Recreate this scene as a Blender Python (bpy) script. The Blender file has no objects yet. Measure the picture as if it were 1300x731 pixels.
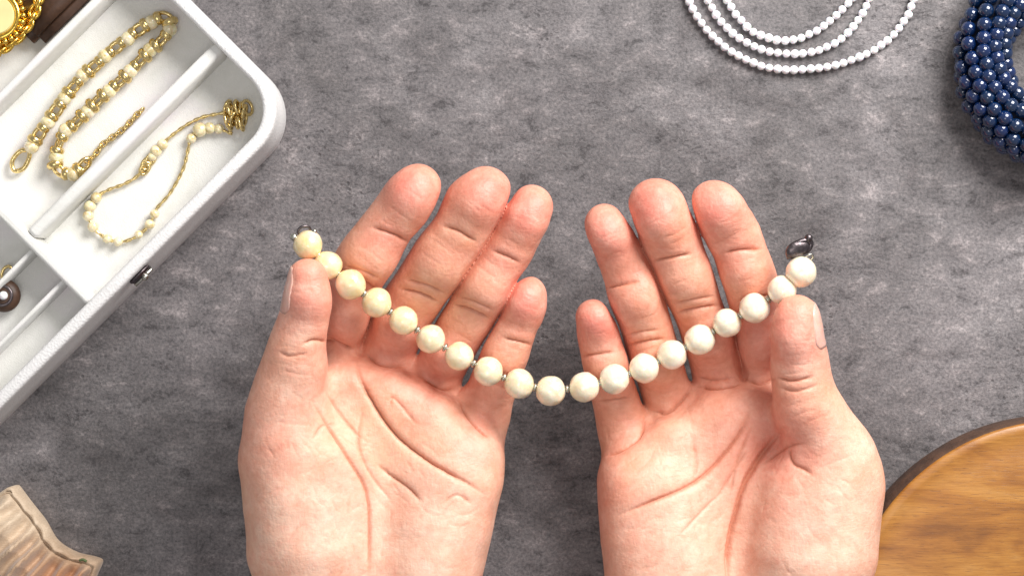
import bpy, bmesh, math, random
import numpy as np
from mathutils import Vector, Matrix, noise as mnoise

random.seed(7)
PI = math.pi
scene = bpy.context.scene

# ------------------------------------------------------------------ camera
H = 0.75                      # camera height above the table (m)
F = 2590.0                    # pixels per unit tangent at the photograph's 1300 px width
cam_d = bpy.data.cameras.new("camera")
cam_d.sensor_width = 36.0
cam_d.lens = 36.0 * F / 1300.0
cam_d.clip_start = 0.05
cam_d.clip_end = 30.0
cam = bpy.data.objects.new("camera", cam_d)
cam.location = (0, 0, H)
scene.collection.objects.link(cam)
scene.camera = cam

# ------------------------------------------------------------------ light
world = bpy.data.worlds.new("World"); scene.world = world
world.use_nodes = True
bg = world.node_tree.nodes["Background"]
bg.inputs["Color"].default_value = (0.98, 0.97, 1.0, 1)
bg.inputs["Strength"].default_value = 0.37

def area(name, loc, target, sx, sy, power, col):
    l = bpy.data.lights.new(name, 'AREA'); l.shape = 'RECTANGLE'
    l.size = sx; l.size_y = sy; l.energy = power; l.color = col
    o = bpy.data.objects.new(name, l); o.location = loc
    d = Vector(target) - Vector(loc)
    o.rotation_euler = d.to_track_quat('-Z', 'Y').to_euler()
    scene.collection.objects.link(o)
    return o
area("window_light", (0.33, 0.45, 0.45), (0.02, 0.0, 0.0), 0.36, 0.36, 9.7, (1.0, 0.975, 0.95))
area("overhead_fill", (-0.10, -0.30, 1.5), (0, -0.08, 0), 0.5, 0.5, 3.5, (1.0, 0.97, 0.94))  # added fill from overhead, stands for no real fixture

scene.view_settings.view_transform = 'Standard'
scene.view_settings.look = 'None'
scene.view_settings.exposure = 0.0
scene.view_settings.gamma = 1.0

C = scene.collection

# ------------------------------------------------------------------ helpers
def S(z): return F / (H - z)
def W(px, py, z):
    s = S(z)
    return Vector(((px - 650.0) / s, (365.5 - py) / s, z))

def tag(o, label=None, cat=None, group=None, kind=None):
    if label: o['label'] = label
    if cat: o['category'] = cat
    if group: o['group'] = group
    if kind: o['kind'] = kind
    return o

def mesh_from(name, verts, faces, mat=None, smooth=True):
    me = bpy.data.meshes.new(name)
    me.from_pydata([tuple(v) for v in verts], [], faces)
    me.update()
    if smooth:
        me.polygons.foreach_set("use_smooth", [True] * len(me.polygons))
    if mat: me.materials.append(mat)
    return me

def bm_mesh(name, bm, mat=None, smooth=True):
    bmesh.ops.recalc_face_normals(bm, faces=bm.faces)
    me = bpy.data.meshes.new(name); bm.to_mesh(me); bm.free()
    if smooth:
        me.polygons.foreach_set("use_smooth", [True] * len(me.polygons))
    if mat: me.materials.append(mat)
    return me

def obj(name, me, parent=None, loc=None, rot=None):
    o = bpy.data.objects.new(name, me); C.objects.link(o)
    if parent is not None: o.parent = parent
    if loc is not None: o.location = loc
    if rot is not None: o.rotation_euler = rot
    return o

def empty(name, loc=(0, 0, 0), rz=0):
    o = bpy.data.objects.new(name, None); C.objects.link(o)
    o.empty_display_size = 0.01
    o.location = loc; o.rotation_euler = (0, 0, rz)
    return o

def catmull(pts, step):
    """pts: list of tuples (any dimension); resampled about every step (first 3 comps as length)."""
    P = [np.array(p, float) for p in pts]
    P = [2 * P[0] - P[1]] + P + [2 * P[-1] - P[-2]]
    out = []
    for i in range(1, len(P) - 2):
        a, b, c, d = P[i - 1], P[i], P[i + 1], P[i + 2]
        n = max(1, int(np.linalg.norm((c - b)[:3]) / step))
        for k in range(n):
            t = k / n
            out.append(0.5 * ((2 * b) + (-a + c) * t + (2 * a - 5 * b + 4 * c - d) * t * t + (-a + 3 * b - 3 * c + d) * t ** 3))
    out.append(P[-2])
    return out

def resample(pts, pitch):
    """equally spaced points and tangents along a dense polyline"""
    P = np.array(pts, float); d = np.linalg.norm(np.diff(P, axis=0), axis=1)
    s = np.concatenate([[0], np.cumsum(d)])
    n = max(1, int(s[-1] / pitch)); t = np.arange(n + 1) * pitch
    t = t[t <= s[-1] + 1e-9]
    Q = np.stack([np.interp(t, s, P[:, k]) for k in range(P.shape[1])], 1)
    T = np.gradient(Q, axis=0) if len(Q) > 1 else np.array([[1, 0, 0.]])
    return Q, T

def tube(pts, rad, seg=8, close=False):
    verts, faces = [], []
    n = len(pts)
    P = [Vector(p[:3]) for p in pts]
    prev = None
    for i, p in enumerate(P):
        if close: t = (P[(i + 1) % n] - P[i - 1]).normalized()
        else: t = (P[min(i + 1, n - 1)] - P[max(i - 1, 0)]).normalized()
        if prev is None:
            u = t.orthogonal().normalized()
        else:
            u = (prev - t * prev.dot(t)).normalized()
        prev = u
        v = t.cross(u)
        r = rad[i] if hasattr(rad, '__len__') else rad
        for k in range(seg):
            a = 2 * PI * k / seg
            verts.append(p + (u * math.cos(a) + v * math.sin(a)) * r)
    m = n if close else n - 1
    for i in range(m):
        j = (i + 1) % n
        for k in range(seg):
            k2 = (k + 1) % seg
            faces.append((i * seg + k, i * seg + k2, j * seg + k2, j * seg + k))
    if not close:
        faces.append(tuple(range(seg))[::-1]); faces.append(tuple((n - 1) * seg + k for k in range(seg)))
    return verts, faces

def rot_to(t, axis='X'):
    return Vector(t).to_track_quat(axis, 'Z').to_euler()

# ------------------------------------------------------------------ materials
class NT:
    def __init__(s, name):
        s.m = bpy.data.materials.new(name); s.m.use_nodes = True
        s.t = s.m.node_tree; s.n = s.t.nodes
        s.b = s.n["Principled BSDF"]
    def add(s, typ, **kw):
        n = s.n.new(typ)
        for k, v in kw.items():
            if k in n.inputs: n.inputs[k].default_value = v
            else: setattr(n, k, v)
        return n
    def link(s, a, b): s.t.links.new(a, b)
    def coords(s, kind='Object', scale=(1, 1, 1), rot=(0, 0, 0)):
        c = s.add('ShaderNodeTexCoord'); m = s.add('ShaderNodeMapping')
        m.inputs['Scale'].default_value = scale; m.inputs['Rotation'].default_value = rot
        s.link(c.outputs[kind], m.inputs['Vector']); return m.outputs['Vector']
    def noise(s, vec, scale, detail=4, rough=0.55, dist=0.0):
        n = s.add('ShaderNodeTexNoise'); n.inputs['Scale'].default_value = scale
        n.inputs['Detail'].default_value = detail; n.inputs['Roughness'].default_value = rough
        n.inputs['Distortion'].default_value = dist
        s.link(vec, n.inputs['Vector']); return n.outputs['Fac']
    def ramp(s, fac, stops, interp='LINEAR'):
        r = s.add('ShaderNodeValToRGB'); r.color_ramp.interpolation = interp
        e = r.color_ramp.elements
        while len(e) < len(stops): e.new(0.5)
        for el, (p, c) in zip(e, stops):
            el.position = p; el.color = (*c, 1) if len(c) == 3 else c
        s.link(fac, r.inputs['Fac']); return r.outputs['Color']
    def mix(s, a, b, fac, mode='MIX'):
        n = s.add('ShaderNodeMix'); n.data_type = 'RGBA'; n.blend_type = mode
        for sock, v in ((n.inputs['Factor'], fac), (n.inputs['A'] if False else n.inputs[6], a), (n.inputs[7], b)):
            if hasattr(v, 'is_output') or isinstance(v, bpy.types.NodeSocket): s.link(v, sock)
            elif isinstance(v, (int, float)): sock.default_value = v
            else: sock.default_value = (*v, 1) if len(v) == 3 else v
        return n.outputs[2]
    def math(s, op, a, b=0.0, clamp=False):
        n = s.add('ShaderNodeMath'); n.operation = op; n.use_clamp = clamp
        for i, v in enumerate((a, b)):
            if isinstance(v, bpy.types.NodeSocket): s.link(v, n.inputs[i])
            else: n.inputs[i].default_value = v
        return n.outputs[0]
    def bump(s, h, strength, dist, normal=None):
        b = s.add('ShaderNodeBump'); b.inputs['Strength'].default_value = strength
        b.inputs['Distance'].default_value = dist; s.link(h, b.inputs['Height'])
        if normal is not None: s.link(normal, b.inputs['Normal'])
        s.link(b.outputs['Normal'], s.b.inputs['Normal']); return b.outputs['Normal']
    def set(s, **kw):
        al = {'color': 'Base Color', 'rough': 'Roughness', 'metal': 'Metallic', 'coat': 'Coat Weight', 'coat_rough': 'Coat Roughness',
              'sss': 'Subsurface Weight', 'sss_scale': 'Subsurface Scale', 'sss_rad': 'Subsurface Radius', 'spec': 'Specular IOR Level', 'sheen': 'Sheen Weight'}
        for k, v in kw.items():
            sock = s.b.inputs[al[k]]
            if isinstance(v, bpy.types.NodeSocket): s.link(v, sock)
            elif isinstance(v, tuple) and len(v) == 3 and k == 'color': sock.default_value = (*v, 1)
            else: sock.default_value = v
        return s.m

def mat_concrete():
    n = NT("grey_concrete"); v = n.coords()
    va = n.coords(scale=(1, 1.5, 1), rot=(0, 0, 0.12))
    big = n.noise(v, 9, 4, 0.6, 1.2)
    smear = n.noise(va, 30, 9, 0.66, 1.1)            # cloudy trowelled smears
    mid = n.noise(va, 95, 8, 0.78, 0.25)             # broken mottling
    grain = n.noise(v, 900, 3, 0.75)
    c = n.ramp(smear, [(0.28, (0.092, 0.084, 0.085)), (0.44, (0.130, 0.121, 0.122)), (0.56, (0.150, 0.140, 0.141)), (0.72, (0.205, 0.193, 0.193))])
    c = n.mix(c, n.ramp(big, [(0.32, (0.72, 0.71, 0.71)), (0.5, (1.0, 0.99, 1.0)), (0.68, (1.30, 1.28, 1.29))]), 1.0, 'MULTIPLY')
    c = n.mix(c, n.ramp(mid, [(0.36, (0.42, 0.41, 0.42)), (0.45, (0.92, 0.92, 0.93)), (0.55, (1.06, 1.05, 1.05)), (0.65, (1.75, 1.70, 1.68))]), 1.0, 'MULTIPLY')
    c = n.mix(c, n.ramp(grain, [(0.36, (0.55, 0.55, 0.56)), (0.5, (1.0, 1.0, 1.0)), (0.66, (1.5, 1.47, 1.45))]), 0.75, 'MULTIPLY')
    # pin holes: small round pores, and dark crumbs gathered in patches
    vor = n.add('ShaderNodeTexVoronoi'); vor.inputs['Scale'].default_value = 260; vor.inputs['Randomness'].default_value = 1.0
    n.link(v, vor.inputs['Vector'])
    patch = n.ramp(n.noise(v, 15, 3, 0.6), [(0.47, (0, 0, 0)), (0.62, (1, 1, 1))])
    hole = n.math('MULTIPLY', n.ramp(vor.outputs['Distance'], [(0.10, (1, 1, 1)), (0.20, (0, 0, 0))]), patch)
    sc = n.noise(n.coords(scale=(1, 2.4, 1), rot=(0, 0, 0.06)), 190, 5, 0.8, 0.4)
    pit = n.math('MULTIPLY', n.ramp(sc, [(0.56, (0, 0, 0)), (0.61, (1, 1, 1))]), patch)
    dk = n.math('MAXIMUM', n.math('MULTIPLY', pit, 0.55), n.math('MULTIPLY', hole, 0.7))
    c = n.mix(c, (0.050, 0.046, 0.048), dk)
    h = n.math('SUBTRACT', n.math('ADD', n.math('MULTIPLY', mid, 1.2), n.math('MULTIPLY', grain, 0.4)), n.math('MULTIPLY', dk, 0.8))
    n.bump(h, 0.5, 0.0007)
    return n.set(color=c, rough=n.ramp(smear, [(0.3, (0.68,) * 3), (0.7, (0.42,) * 3)]), spec=0.4)

def mat_skin():
    n = NT("skin"); v = n.coords()
    at = n.add('ShaderNodeAttribute'); at.attribute_name = 'pink'
    cr = n.add('ShaderNodeAttribute'); cr.attribute_name = 'crease'
    mott = n.noise(v, 120, 6, 0.7, 0.5)
    pa = n.add('ShaderNodeAttribute'); pa.attribute_name = 'pale'
    big = n.noise(v, 32, 3, 0.5)
    fine = n.noise(v, 420, 3, 0.6)
    base = n.ramp(mott, [(0.3, (0.69, 0.28, 0.175)), (0.5, (0.76, 0.355, 0.24)), (0.7, (0.82, 0.44, 0.315))])
    base = n.mix(base, (0.82, 0.45, 0.25), n.ramp(big, [(0.45, (0, 0, 0)), (0.75, (0.6, 0.6, 0.6))]))
    palec = n.ramp(mott, [(0.3, (0.80, 0.43, 0.305)), (0.5, (0.84, 0.53, 0.395)), (0.7, (0.86, 0.61, 0.475))])
    base = n.mix(base, palec, n.math('MULTIPLY', pa.outputs['Fac'], 1.0, True))
    blot = n.noise(v, 330, 3, 0.65)
    base = n.mix(base, (0.76, 0.32, 0.24), n.math('MULTIPLY', n.ramp(blot, [(0.5, (0, 0, 0)), (0.72, (1, 1, 1))]), 0.38))
    pinkc = n.ramp(mott, [(0.3, (0.68, 0.19, 0.14)), (0.5, (0.75, 0.265, 0.20)), (0.7, (0.82, 0.39, 0.30))])
    c = n.mix(base, pinkc, n.math('MULTIPLY', at.outputs['Fac'], 1.0, True))
    c = n.mix(c, (0.50, 0.15, 0.075), n.math('MULTIPLY', cr.outputs['Fac'], 0.75, True))
    c = n.mix(c, n.ramp(fine, [(0.3, (0.93, 0.9, 0.88)), (0.7, (1.05, 1.06, 1.07))]), 0.8, 'MULTIPLY')
    # palm skin relief : fine crossing wrinkles
    w1 = n.noise(n.coords(scale=(1, 0.28, 1), rot=(0, 0, 0.5)), 950, 3, 0.6, 0.6)
    w2 = n.noise(n.coords(scale=(0.28, 1, 1), rot=(0, 0, 0.35)), 700, 3, 0.6, 0.8)
    vor = n.add('ShaderNodeTexVoronoi'); vor.feature = 'DISTANCE_TO_EDGE'; vor.inputs['Scale'].default_value = 520
    n.link(v, vor.inputs['Vector'])
    h = n.math('ADD', n.math('ADD', w1, w2), n.math('MULTIPLY', vor.outputs['Distance'], 0.7))
    h = n.math('ADD', h, n.math('MULTIPLY', mott, 0.9))
    n.bump(h, 0.28, 0.00055)
    return n.set(color=c, rough=n.ramp(mott, [(0.3, (0.42,) * 3), (0.7, (0.55,) * 3)]), spec=0.42, sss=0.13, sss_scale=0.0032, sss_rad=(0.85, 0.42, 0.28))

def mat_nail():
    n = NT("fingernail"); v = n.coords()
    c = n.ramp(n.noise(v, 200, 2), [(0.3, (0.72, 0.38, 0.30)), (0.7, (0.78, 0.46, 0.38))])
    return n.set(color=c, rough=0.25, coat=0.4, sss=0.2, sss_scale=0.002)

def mat_pearl(name, lo, hi, sc=260, bump=0.35):
    n = NT(name); v = n.coords()
    oi = n.add('ShaderNodeObjectInfo')
    ad = n.add('ShaderNodeVectorMath'); ad.operation = 'ADD'
    cx = n.add('ShaderNodeCombineXYZ'); n.link(oi.outputs['Random'], cx.inputs[0]); n.link(oi.outputs['Random'], cx.inputs[1])
    n.link(v, ad.inputs[0]); n.link(cx.outputs[0], ad.inputs[1]); v = ad.outputs[0]
    a = n.noise(v, sc, 3, 0.6, 0.8); b = n.noise(v, sc * 0.4, 2, 0.5)
    c = n.ramp(a, [(0.32, lo), (0.62, hi)])
    if name == 'cream_pearl': c = n.mix(c, oi.outputs['Color'], 0.62)
    c = n.mix(c, (0.93, 0.84, 0.80), n.ramp(b, [(0.5, (0, 0, 0)), (0.75, (0.35, 0.35, 0.35))]))
    n.bump(n.math('ADD', a, b), bump, 0.0007)
    return n.set(color=c, rough=0.3, coat=1.0, coat_rough=0.09, sss=0.2, sss_scale=0.002, spec=0.6)

def mat_blue():
    n = NT("navy_pearl"); v = n.coords()
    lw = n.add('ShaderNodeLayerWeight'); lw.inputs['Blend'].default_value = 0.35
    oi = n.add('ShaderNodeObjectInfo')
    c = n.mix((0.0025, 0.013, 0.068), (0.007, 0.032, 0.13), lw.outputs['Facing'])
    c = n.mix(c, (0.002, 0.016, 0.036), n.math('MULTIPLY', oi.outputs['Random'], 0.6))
    n.bump(n.noise(v, 500, 2), 0.2, 0.0003)
    return n.set(color=c, rough=0.18, metal=0.1, coat=1.0, coat_rough=0.05, spec=0.5)

def mat_metal(name, col, rough=0.28, sc=900):
    n = NT(name); v = n.coords()
    a = n.noise(v, sc, 3)
    dk = tuple(x * 0.62 for x in col)
    n.bump(a, 0.3, 0.0003)
    return n.set(color=n.ramp(a, [(0.3, dk), (0.6, col)]), metal=1.0, rough=rough)

def mat_box():
    n = NT("white_leatherette"); v = n.coords()
    a = n.noise(v, 1400, 3, 0.6); b = n.noise(v, 28, 4, 0.6)
    vor = n.add('ShaderNodeTexVoronoi'); vor.inputs['Scale'].default_value = 1100; n.link(v, vor.inputs['Vector'])
    c = n.ramp(b, [(0.3, (0.72, 0.71, 0.70)), (0.65, (0.80, 0.79, 0.78))])
    n.bump(n.math('ADD', a, vor.outputs['Distance']), 0.35, 0.0004)
    return n.set(color=c, rough=0.5, spec=0.4)

def mat_lining():
    n = NT("ivory_lining"); v = n.coords()
    b = n.noise(v, 40, 5, 0.65, 0.4); f = n.noise(v, 2200, 2)
    c = n.ramp(b, [(0.3, (0.70, 0.695, 0.65)), (0.5, (0.79, 0.785, 0.75)), (0.7, (0.80, 0.76, 0.77))])
    n.bump(n.math('ADD', f, n.math('MULTIPLY', b, 2.0)), 0.3, 0.0006)
    return n.set(color=c, rough=0.85, sheen=0.3, spec=0.2)

def mat_wood():
    n = NT("polished_wood")
    v = n.coords(scale=(1, 2.6, 1), rot=(0, 0, 0.5))
    a = n.noise(v, 24, 4, 0.55, 0.9)
    band = n.noise(n.coords(scale=(1, 9, 1), rot=(0, 0, 0.5)), 24, 6, 0.7, 0.25)
    f = n.noise(n.coords(scale=(1, 14, 1), rot=(0, 0, 0.5)), 130, 4, 0.7)
    pores = n.noise(n.coords(scale=(1, 16, 1), rot=(0, 0, 0.5)), 210, 2, 0.5)
    c = n.ramp(a, [(0.28, (0.15, 0.050, 0.008)), (0.44, (0.31, 0.122, 0.018)), (0.58, (0.385, 0.168, 0.028)), (0.75, (0.45, 0.225, 0.06))])
    c = n.mix(c, n.ramp(band, [(0.35, (0.72, 0.62, 0.5)), (0.5, (1, 1, 1)), (0.65, (1.14, 1.16, 1.2))]), 0.55, 'MULTIPLY')
    c = n.mix(c, n.ramp(f, [(0.35, (0.72, 0.66, 0.58)), (0.6, (1.08, 1.08, 1.08))]), 0.6, 'MULTIPLY')
    pr_ = n.ramp(pores, [(0.62, (0, 0, 0)), (0.68, (1, 1, 1))])
    c = n.mix(c, (0.10, 0.035, 0.010), n.math('MULTIPLY', pr_, 0.5))
    n.bump(n.math('SUBTRACT', f, pr_), 0.2, 0.0003)
    return n.set(color=c, rough=0.42, coat=0.2, coat_rough=0.3)

def mat_bark():
    n = NT("dark_wood_edge"); v = n.coords()
    a = n.noise(v, 120, 4, 0.6)
    n.bump(a, 0.6, 0.002)
    return n.set(color=n.ramp(a, [(0.3, (0.035, 0.018, 0.012)), (0.7, (0.10, 0.05, 0.028))]), rough=0.7)

def mat_cloth():
    n = NT("cream_fabric"); v = n.coords()
    a = n.noise(v, 45, 4, 0.6, 0.6); f = n.noise(n.coords(scale=(1, 6, 1), rot=(0, 0, -0.7)), 500, 2)
    at = n.add('ShaderNodeAttribute'); at.attribute_name = 'tan'
    c = n.ramp(a, [(0.3, (0.40, 0.28, 0.18)), (0.7, (0.66, 0.53, 0.39))])
    c = n.mix(c, (0.36, 0.14, 0.045), n.math('MULTIPLY', at.outputs['Fac'], 0.9, True))
    c = n.mix(c, n.ramp(f, [(0.35, (0.86, 0.84, 0.8)), (0.65, (1.05, 1.05, 1.05))]), 0.8, 'MULTIPLY')
    n.bump(f, 0.3, 0.0004)
    return n.set(color=c, rough=0.6, sheen=0.3)

def mat_plain(name, col, rough=0.5, sc=300, var=0.25, **kw):
    n = NT(name); v = n.coords()
    a = n.noise(v, sc, 3)
    n.bump(a, 0.25, 0.0004)
    return n.set(color=n.ramp(a, [(0.3, tuple(x * (1 - var) for x in col)), (0.7, col)]), rough=rough, **kw)

M = dict(
    concrete=mat_concrete(), skin=mat_skin(), nail=mat_nail(),
    pearl=mat_pearl("cream_pearl", (0.66, 0.50, 0.27), (0.95, 0.88, 0.70), 300, 0.22),
    champagne=mat_pearl("champagne_pearl", (0.55, 0.42, 0.16), (0.86, 0.77, 0.50), 400),
    white=mat_pearl("white_bead", (0.80, 0.80, 0.84), (0.93, 0.93, 0.95), 600, 0.15),
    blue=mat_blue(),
    gold=mat_metal("antique_gold", (0.92, 0.71, 0.32), 0.24),
    richgold=mat_metal("yellow_gold", (0.95, 0.62, 0.12), 0.22),
    silver=mat_metal("tarnished_silver", (0.58, 0.57, 0.50), 0.3),
    dark=mat_metal("dark_metal", (0.16, 0.135, 0.14), 0.35),
    box=mat_box(), lining=mat_lining(), wood=mat_wood(), bark=mat_bark(), cloth=mat_cloth(),
    face=mat_plain("pale_yellow_face", (0.84, 0.76, 0.36), 0.25, 120, 0.12, coat=0.5),
    brown=mat_plain("brown_leather", (0.085, 0.04, 0.022), 0.5, 400, 0.4),
    thread=mat_plain("thread", (0.66, 0.62, 0.55), 0.8, 900),
    navyfiller=mat_plain("navy_filler", (0.006, 0.010, 0.030), 0.8, 900),
    green=mat_plain("green_thread", (0.12, 0.16, 0.06), 0.7, 500),
)

# ================================================================== TABLE
def build_table():
    n = 2
    v = [(-0.9, -0.7, 0), (0.9, -0.7, 0), (0.9, 0.7, 0), (-0.9, 0.7, 0),
         (-0.9, -0.7, -0.03), (0.9, -0.7, -0.03), (0.9, 0.7, -0.03), (-0.9, 0.7, -0.03)]
    f = [(0, 1, 2, 3), (7, 6, 5, 4), (0, 4, 5, 1), (1, 5, 6, 2), (2, 6, 7, 3), (3, 7, 4, 0)]
    o = obj('tabletop', mesh_from('tabletop', v, f, M['concrete'], False))
    tag(o, kind='structure', label='mottled grey concrete tabletop under everything')
build_table()

# ================================================================== HANDS (implicit surface -> one continuous mesh each)
VOX = 0.00047

def seg_dist(X, Y, Z, a, b, ra, rb):
    ab = b - a; L = float(ab @ ab) + 1e-12
    t = ((X - a[0]) * ab[0] + (Y - a[1]) * ab[1] + (Z - a[2]) * ab[2]) / L
    np.clip(t, 0, 1, out=t)
    dx = X - (a[0] + t * ab[0]); dy = Y - (a[1] + t * ab[1]); dz = Z - (a[2] + t * ab[2])
    return np.sqrt(dx * dx + dy * dy + dz * dz) - (ra + t * (rb - ra))

def smin(a, b, k):
    h = np.maximum(k - np.abs(a - b), 0) / k
    return np.minimum(a, b) - h * h * k * 0.25

def surface_nets(Fd, org, vox):
    s = Fd < 0
    nx, ny, nz = Fd.shape
    c = np.zeros((nx - 1, ny - 1, nz - 1), np.uint8)
    for i in (0, 1):
        for j in (0, 1):
            for k in (0, 1):
                c += s[i:nx - 1 + i, j:ny - 1 + j, k:nz - 1 + k]
    act = (c > 0) & (c < 8)
    I, J, K = np.nonzero(act)
    idx = np.full(act.shape, -1, np.int32); idx[I, J, K] = np.arange(len(I))
    off = [(i, j, k) for i in (0, 1) for j in (0, 1) for k in (0, 1)]
    val = {o: Fd[I + o[0], J + o[1], K + o[2]] for o in off}
    acc = np.zeros((len(I), 3)); cnt = np.zeros(len(I))
    for o in off:
        for ax in range(3):
            if o[ax] == 0:
                q = list(o); q[ax] = 1; q = tuple(q)
                va, vb = val[o], val[q]
                cr = (va < 0) != (vb < 0)
                t = np.where(cr, va / np.where(cr, va - vb, 1), 0)
                p = np.array(o, float)[None, :].repeat(len(I), 0)
                p[:, ax] += t
                acc[cr] += p[cr]; cnt[cr] += 1
    P = acc / cnt[:, None] + np.stack([I, J, K], 1)
    P = P * vox + org
    faces = []
    for ax in range(3):
        sl0 = [slice(1, -1)] * 3; sl1 = [slice(1, -1)] * 3
        sl0[ax] = slice(0, -1); sl1[ax] = slice(1, None)
        s0, s1 = s[tuple(sl0)], s[tuple(sl1)]
        for sign in (0, 1):
            e = (s0 & ~s1) if sign == 0 else (~s0 & s1)
            A = np.stack(np.nonzero(e), 1)
            for q in range(3):
                if q != ax: A[:, q] += 1
            u, v = [(1, 2), (2, 0), (0, 1)][ax]
            def cell(du, dv):
                B = A.copy(); B[:, u] -= du; B[:, v] -= dv
                return idx[B[:, 0], B[:, 1], B[:, 2]]
            q4 = [cell(1, 1), cell(0, 1), cell(0, 0), cell(1, 0)]
            if sign == 1: q4 = q4[::-1]
            faces.append(np.stack(q4, 1))
    Q = np.concatenate(faces)
    return P, Q[(Q >= 0).all(1)]

def wpt(p):
    """(px, py, z mm, r px) -> world xyz and radius in m"""
    z = p[2] / 1000.0; w = W(p[0], p[1], z)
    return (w.x, w.y, w.z, p[3] / S(z))

def lumps(X, Y, Z, seed):
    r = np.random.RandomState(seed); o = 0
    for f, a in ((150, .00028), (260, .00016), (420, .00010)):
        for _ in range(3):
            d = r.normal(size=3); d /= np.linalg.norm(d); ph = r.rand() * 6.28
            o = o + a * np.sin(f * (X * d[0] + Y * d[1] + Z * d[2]) + ph)
    return o

def fine_lines(spec, seed):
    """the net of faint secondary lines on palm, thumb ball and finger segments"""
    r = random.Random(seed); out = []
    for cx, cy, sx, sy, ang, n in spec['fine']:
        for _ in range(n):
            x, y = r.gauss(cx, sx), r.gauss(cy, sy); a = math.radians(ang + r.gauss(0, 16)); L = r.uniform(12, 38); b = r.uniform(-.25, .25)
            p = [(x + math.cos(a + b * k) * L * k / 2, y - math.sin(a + b * k) * L * k / 2) for k in (-1, 0, 1)]
            out.append((r.uniform(0.05, 0.17), r.uniform(0.8, 1.2), p))
    for f in spec['fingers']:
        P = f['pts']
        for _ in range(15):
            k = r.randrange(1, len(P) - 1); t = r.random()
            q = [P[k][i] + (P[k + 1][i] - P[k][i]) * t for i in range(4)] if k + 1 < len(P) else P[k]
            dx, dy = P[k + 1][0] - P[k][0], P[k + 1][1] - P[k][1]; l = math.hypot(dx, dy)
            nx, ny = -dy / l, dx / l; w = q[3] * r.uniform(.25, .6); s0 = q[3] * r.uniform(-.35, .35)
            c = r.uniform(-2.5, 2.5)
            out.append((r.uniform(0.05, 0.15), r.uniform(0.8, 1.1), [(q[0] + nx * (s0 - w), q[1] + ny * (s0 - w)), (q[0] + nx * s0 + dx / l * c, q[1] + ny * s0 + dy / l * c), (q[0] + nx * (s0 + w), q[1] + ny * (s0 + w))]))
    return out

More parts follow.
